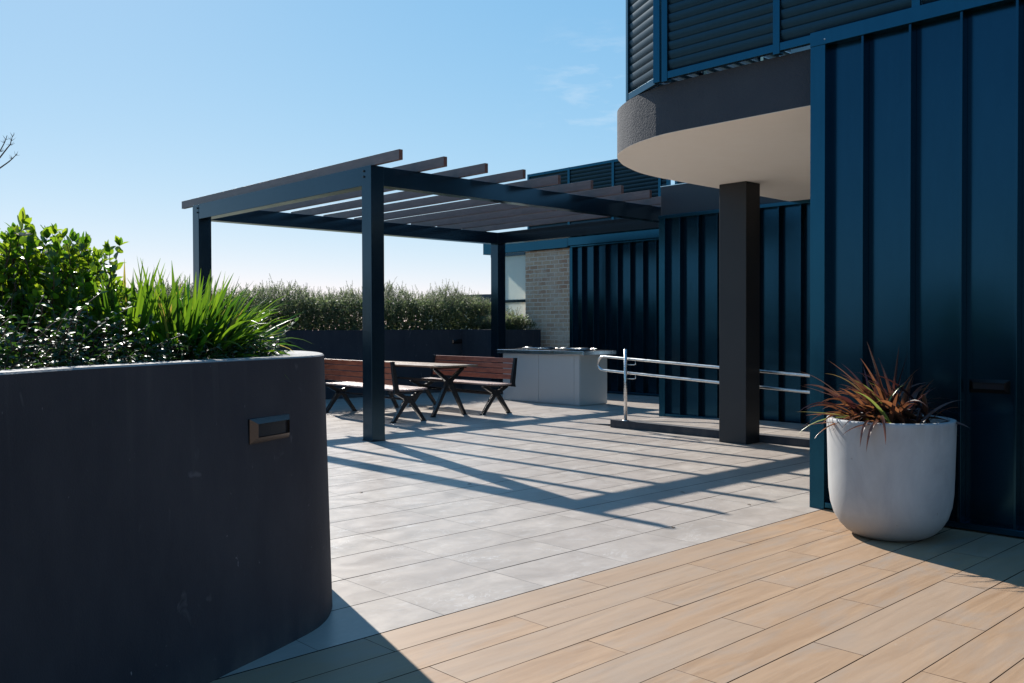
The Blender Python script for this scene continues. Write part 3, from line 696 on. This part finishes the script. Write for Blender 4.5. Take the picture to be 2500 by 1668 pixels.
for ch in gt.children: ch.matrix_parent_inverse = Matrix.Translation((-1.62, -3.85, -1.1))

# glossy ground cover behind the rim
gc, gs = MB(), MB()
def fy(x):   # front inner rim line
    best = min(inner, key=lambda p: abs(p[0]-x) if p[1] < 4.0 else 99); return best[1]
for i in range(900):
    x = R.uniform(.0, 2.12); y0 = fy(x)+.015; y = y0+abs(R.gauss(0, .24)); 
    if y > 4.3: continue
    dep = y-y0; hgt = .04+.25*min(1, dep/.30)*R.uniform(.4, 1.0)*(1.25 if x < 1.3 else .8)
    p = Vector((x, y, 1.09)); d = Vector((R.uniform(-.8, .8), R.uniform(-1, .5), 1.0)).normalized(); pts = [p.copy()]; n_ = 7
    ln = hgt+.06
    for k in range(n_):
        d = (d+rv(.28)+Vector((0, -.06, -.05))).normalized(); p = p+d*ln/n_; pts.append(p.copy())
        if k > 1:
            for sg in range(2):
                th = R.uniform(0, 2*math.pi); add_leaf(gc, p, Vector((math.cos(th), math.sin(th), R.uniform(-.1, .5))), Vector((R.uniform(-.8, .8), R.uniform(-.8, .8), 1)), R.uniform(.018, .031), R.uniform(.010, .017), R.uniform(.1, .6), R.uniform(.1, .6))
    gs.tube(pts, .0014, 4)
for (x, y, dx, dy, ln) in ((1.0, 3.30, .75, .35, .42), (1.12, 3.42, .8, .1, .30), (1.75, 3.62, .1, .05, .2), (1.35, 3.45, .1, -.05, .16), (2.0, 3.75, .5, -.1, .22)):
    p = Vector((x, y, 1.18)); d = Vector((dx, dy, .55)).normalized(); pts = [p.copy()]
    for k in range(9):
        d = (d+rv(.10)+Vector((0, 0, -.02))).normalized(); p = p+d*ln/9; pts.append(p.copy())
        for sg in (1, -1):
            if k > 1: add_leaf(gc, p, d*.6+d.cross(Vector((0, 0, 1)))*sg*.8+Vector((0, 0, .3)), Vector((0, 0, 1))+rv(.5), R.uniform(.022, .034), .014, .2, .1)
    gs.tube(pts, .0020, 5, radii=[1.5-1.1*i/9 for i in range(10)])
o = join(gc, gs).build('ground_cover', [M_cover, M_stem]); tag(o, 'low glossy dark ground cover spilling along the near planter rim', 'ground cover', kind='stuff')

# rosemary-like hedge in the far planter
def hedge(name, xs, ys, ztop, cnt, label, cat, seed):
    rr2 = random.Random(seed); h = MB(); st2 = MB()
    for i in range(cnt):
        x, y = rr2.uniform(*xs), rr2.uniform(*ys); e_ = min((x-xs[0])/.5, (xs[1]-x)/.5, 1); ey = min((y-ys[0])/.25, (ys[1]-y)/.3, 1)
        hump = noise.noise(Vector((x*1.5, y*1.1, seed))); top = ztop+.22*hump+.10*noise.noise(Vector((x*5, y*5, 3)))
        top = 1.18+(top-1.18)*(.55+.45*max(0, e_)**.5)*(.72+.28*max(0, ey)**.5)
        lo = 1.18 if rr2.random() < .45 else 1.2+(top-1.2)*.45
        zb = rr2.uniform(lo, top-.08); out = Vector((rr2.uniform(-.9, .9), rr2.uniform(-1.1, -.1) if ey < .8 and y < sum(ys)/2 else rr2.uniform(-.4, .4), 1))
        ln = rr2.uniform(.08, .16) if rr2.random() < .93 else rr2.uniform(.2, .32)
        d = out.normalized(); p = Vector((x, y+(-.1 if ey < .6 and y < sum(ys)/2 else 0), zb)); n_ = int(ln/.011); pts = [p.copy()]
        for k in range(n_):
            d = (d+Vector((rr2.uniform(-.08, .08), rr2.uniform(-.08, .08), .03))).normalized(); p = p+d*.011
            th = k*2.3+rr2.uniform(-.5, .5); ld = (Vector((math.cos(th), math.sin(th), rr2.uniform(.1, .7)))+d*.2).normalized()
            L_ = rr2.uniform(.020, .034)*(1-.45*k/n_); s_ = ld.cross(Vector((rr2.uniform(-1, 1), rr2.uniform(-1, 1), 1))).normalized()*L_*.40; q = len(h.v)
            h.v += [tuple(p), tuple(p+ld*L_*.5+s_), tuple(p+ld*L_), tuple(p+ld*L_*.5-s_)]; h.face((q, q+1, q+2, q+3))
        pts.append(p.copy()); st2.tube(pts, .0022, 3)
    for i in range(int(cnt*2.2)):     # shaded inner leaves
        x, y = rr2.uniform(xs[0]+.12, xs[1]-.1), rr2.uniform(ys[0]-.02, ys[1]-.1); z = rr2.uniform(1.16, 1.2+(ztop-1.2)*.72)
        ld = Vector((rr2.uniform(-1, 1), rr2.uniform(-1, 1), rr2.uniform(-.2, 1))).normalized(); L_ = rr2.uniform(.05, .085)
        s_ = ld.cross(Vector((rr2.uniform(-1, 1), rr2.uniform(-1, 1), .5))).normalized()*L_*.3; q = len(h.v); p = Vector((x, y, z))
        h.v += [tuple(p), tuple(p+ld*L_*.5+s_), tuple(p+ld*L_), tuple(p+ld*L_*.5-s_)]; h.face((q, q+1, q+2, q+3))
    root = empty(name, ((xs[0]+xs[1])/2, (ys[0]+ys[1])/2, 1.18), label, cat)
    join(h, st2).build('foliage', [M_hedge, M_stem], root)
    for ch in root.children: ch.matrix_parent_inverse = Matrix.Translation((-(xs[0]+xs[1])/2, -(ys[0]+ys[1])/2, -1.18))
hedge('hedge', (5.4, 13.62), (14.58, 15.5), 2.06, 10500, 'long grey green clipped hedge in the far planter', 'hedge', 5)
hedge('hedge', (-8.5, 5.2), (14.7, 15.6), 2.35, 2600, 'taller hedge added for the wall reflection at the far left end, mostly unseen beyond the bright shrub', 'hedge', 9)  # mostly out of view, added as a dark band for the clad wall to reflect
hedge('shrub', (12.5, 13.46), (13.6, 14.5), 1.66, 1000, 'small grey green bush right of the back pergola post, against the frosted pane', 'shrub', 11)

# flax in the pot
fx = empty('flax_plant', (PX, PY, .69), 'bronze leaved flax spraying out of the pale pot', 'flax plant')
fm_ = MB()
left = Vector((-.727, .687, 0)); tocam = Vector((-.913, -.408, 0))
for i in range(150):
    w_ = R.random()
    if w_ < .55:     # the mass that leans to the left
        th = R.gauss(0, .55); d = left*math.cos(th)+tocam*math.sin(th)*.8; el_ = R.uniform(.15, 1.05); ln = R.uniform(.28, .54)
    elif w_ < .85:
        th = R.uniform(0, 2*math.pi); d = Vector((math.cos(th), math.sin(th), 0)); el_ = R.uniform(.6, 1.4); ln = R.uniform(.25, .48)
    else:
        th = R.uniform(0, 2*math.pi); d = Vector((math.cos(th), math.sin(th), 0)); el_ = R.uniform(.15, .6); ln = R.uniform(.22, .38)
    off = Vector((R.gauss(0, .07), R.gauss(0, .07), 0))+(left*R.uniform(-.12, .1))
    dd = d*math.cos(el_)+Vector((0, 0, math.sin(el_)))
    add_strap(fm_, Vector((0, 0, 0))+off, dd, ln, R.uniform(.020, .040), R.uniform(.3, 1.9), 10, .55, R.uniform(-.9, .9))
for (dx, dz, ln, w, dr) in ((-1.0, .62, .62, .02, .35), (-.8, .95, .60, .026, .35), (-.35, 1.4, .55, .03, .3), (.15, 1.5, .50, .026, .15), (.35, 1.3, .46, .026, .1), (.75, .75, .42, .03, 1.3), (.9, .55, .42, .03, 1.1), (-1.1, .25, .62, .026, .2), (-1.1, .12, .58, .024, .3)):
    d = left*(-dx)+tocam*.12+Vector((0, 0, dz)); add_strap(fm_, Vector((0, 0, 0))+left*R.uniform(-.03, .03), d, ln, w, dr, 10, .5, R.uniform(-.5, .5))
for i in range(5):   # blades flopping over the front edge
    d = tocam*1+left*R.uniform(-.3, .9)+Vector((0, 0, 1.0)); add_strap(fm_, tocam*.20+left*R.uniform(0, .1), d, R.uniform(.34, .44), .024, 3.4, 12, .4, 0)
fo_ = fm_.build('leaves', M_flax, fx)

# ------------------------------------------------------------------ a few dry leaves on the paving
for (x, y, a_, lab_) in FALLEN:
    lf_ = MB(); add_leaf(lf_, Vector((0, 0, .003)), Vector((math.cos(a_), math.sin(a_), .12)), Vector((0, 0, 1)), R.uniform(.03, .05), R.uniform(.014, .022), .3, .2)
    o = lf_.build('fallen_leaf', M_dry); o.location = (x, y, 0); tag(o, lab_, 'leaf', 'dry leaves on the paving')

# ------------------------------------------------------------------ bare tree at the left edge (trunk stands beyond the frame, in the planter)
tr_ = empty('tree', (1.2, 8.2, 0), 'bare twigs of a small tree reaching in at the left edge', 'tree')
tm = MB()
tm.tube([(1.2, 8.4, -1), (1.25, 8.3, .6), (1.35, 8.15, 1.5), (1.5, 8.05, 2.1)], .05, 8, radii=[1.4, 1.2, .8, .5]).build('trunk', M_bark, tr_)
tw = MB()
def br(pts, r): tw.tube(pts, r, 6, radii=[1-.7*i/(len(pts)-1) for i in range(len(pts))])
br([(1.5, 8.05, 2.1), (1.75, 7.95, 2.36), (1.969, 7.798, 2.618), (2.009, 7.762, 2.687), (2.025, 7.747, 2.712), (2.034, 7.741, 2.75), (2.04, 7.735, 2.783)], .007)
br([(1.5, 8.05, 2.1), (1.75, 7.93, 2.38), (1.968, 7.798, 2.536), (2.014, 7.755, 2.58), (2.038, 7.733, 2.608), (2.05, 7.72, 2.625), (2.065, 7.708, 2.642)], .007)
br([(1.5, 8.05, 2.1), (1.85, 7.9, 2.48), (1.97, 7.799, 2.668), (1.993, 7.778, 2.725), (2.003, 7.77, 2.755), (2.01, 7.763, 2.786)], .006)
for (p, dxs) in (((2.025, 7.747, 2.712), 6), ((2.034, 7.741, 2.745), 5), ((2.04, 7.735, 2.775), 4), ((2.038, 7.733, 2.608), 6), ((2.055, 7.716, 2.632), 5), ((2.003, 7.77, 2.755), 6), ((1.993, 7.778, 2.728), 4), ((1.975, 7.795, 2.66), 5)):
    for k in range(dxs):
        u = R.uniform(-.03, .04); q = Vector(p)+Vector((.727, -.687, 0))*u+Vector((0, 0, R.uniform(.0, .035))); br([p, tuple((Vector(p)+q)/2+Vector((0, 0, -.003))), tuple(q)], .0018)
tw.build('branches', M_bark, tr_)
for ch in tr_.children: ch.matrix_parent_inverse = Matrix.Translation((-1.2, -8.2, 0))

# ------------------------------------------------------------------ far house beyond the hedge
fh = empty('house', (28, 33, -9), 'distant house with a low dark roof showing over the hedge', 'house')
mt = Matrix.Translation((29.0, 33.2, 0)) @ Matrix.Rotation(math.radians(-43.4), 4, 'Z')
rfm = MB(); k = 16; n = 0
for (yy, rz_) in ((0, 0), (8, 0)):
    for i in range(k+1):
        u = -1+2*i/k; rfm.v.append((u*3.6+.9, yy, 2.92-.22*u*u))
    for i in range(k+1):
        u = -1+2*i/k; rfm.v.append((u*3.6+.9, yy, 2.50))
q = 2*(k+1)
for i in range(k):
    rfm.face((i, i+1, i+k+2, i+k+1)); rfm.face((i, q+i, q+i+1, i+1)); rfm.face((q+i+1, q+i, q+i+k+1, q+i+k+2))
rfm.xf(mt).build('roof', M_roof, fh)
wm = MB().box(-2.5, 4.3, .3, 7.5, -9, 2.499).xf(mt).build('wall', M_white, fh)
for u in (-1.6, .1, 1.4, 2.8): MB().box(u, u+.9, .25, .299, 1.3, 2.36).xf(mt).build('window', M_glass, fh)
for ch in fh.children: ch.matrix_parent_inverse = Matrix.Translation((-28, -33, 9))
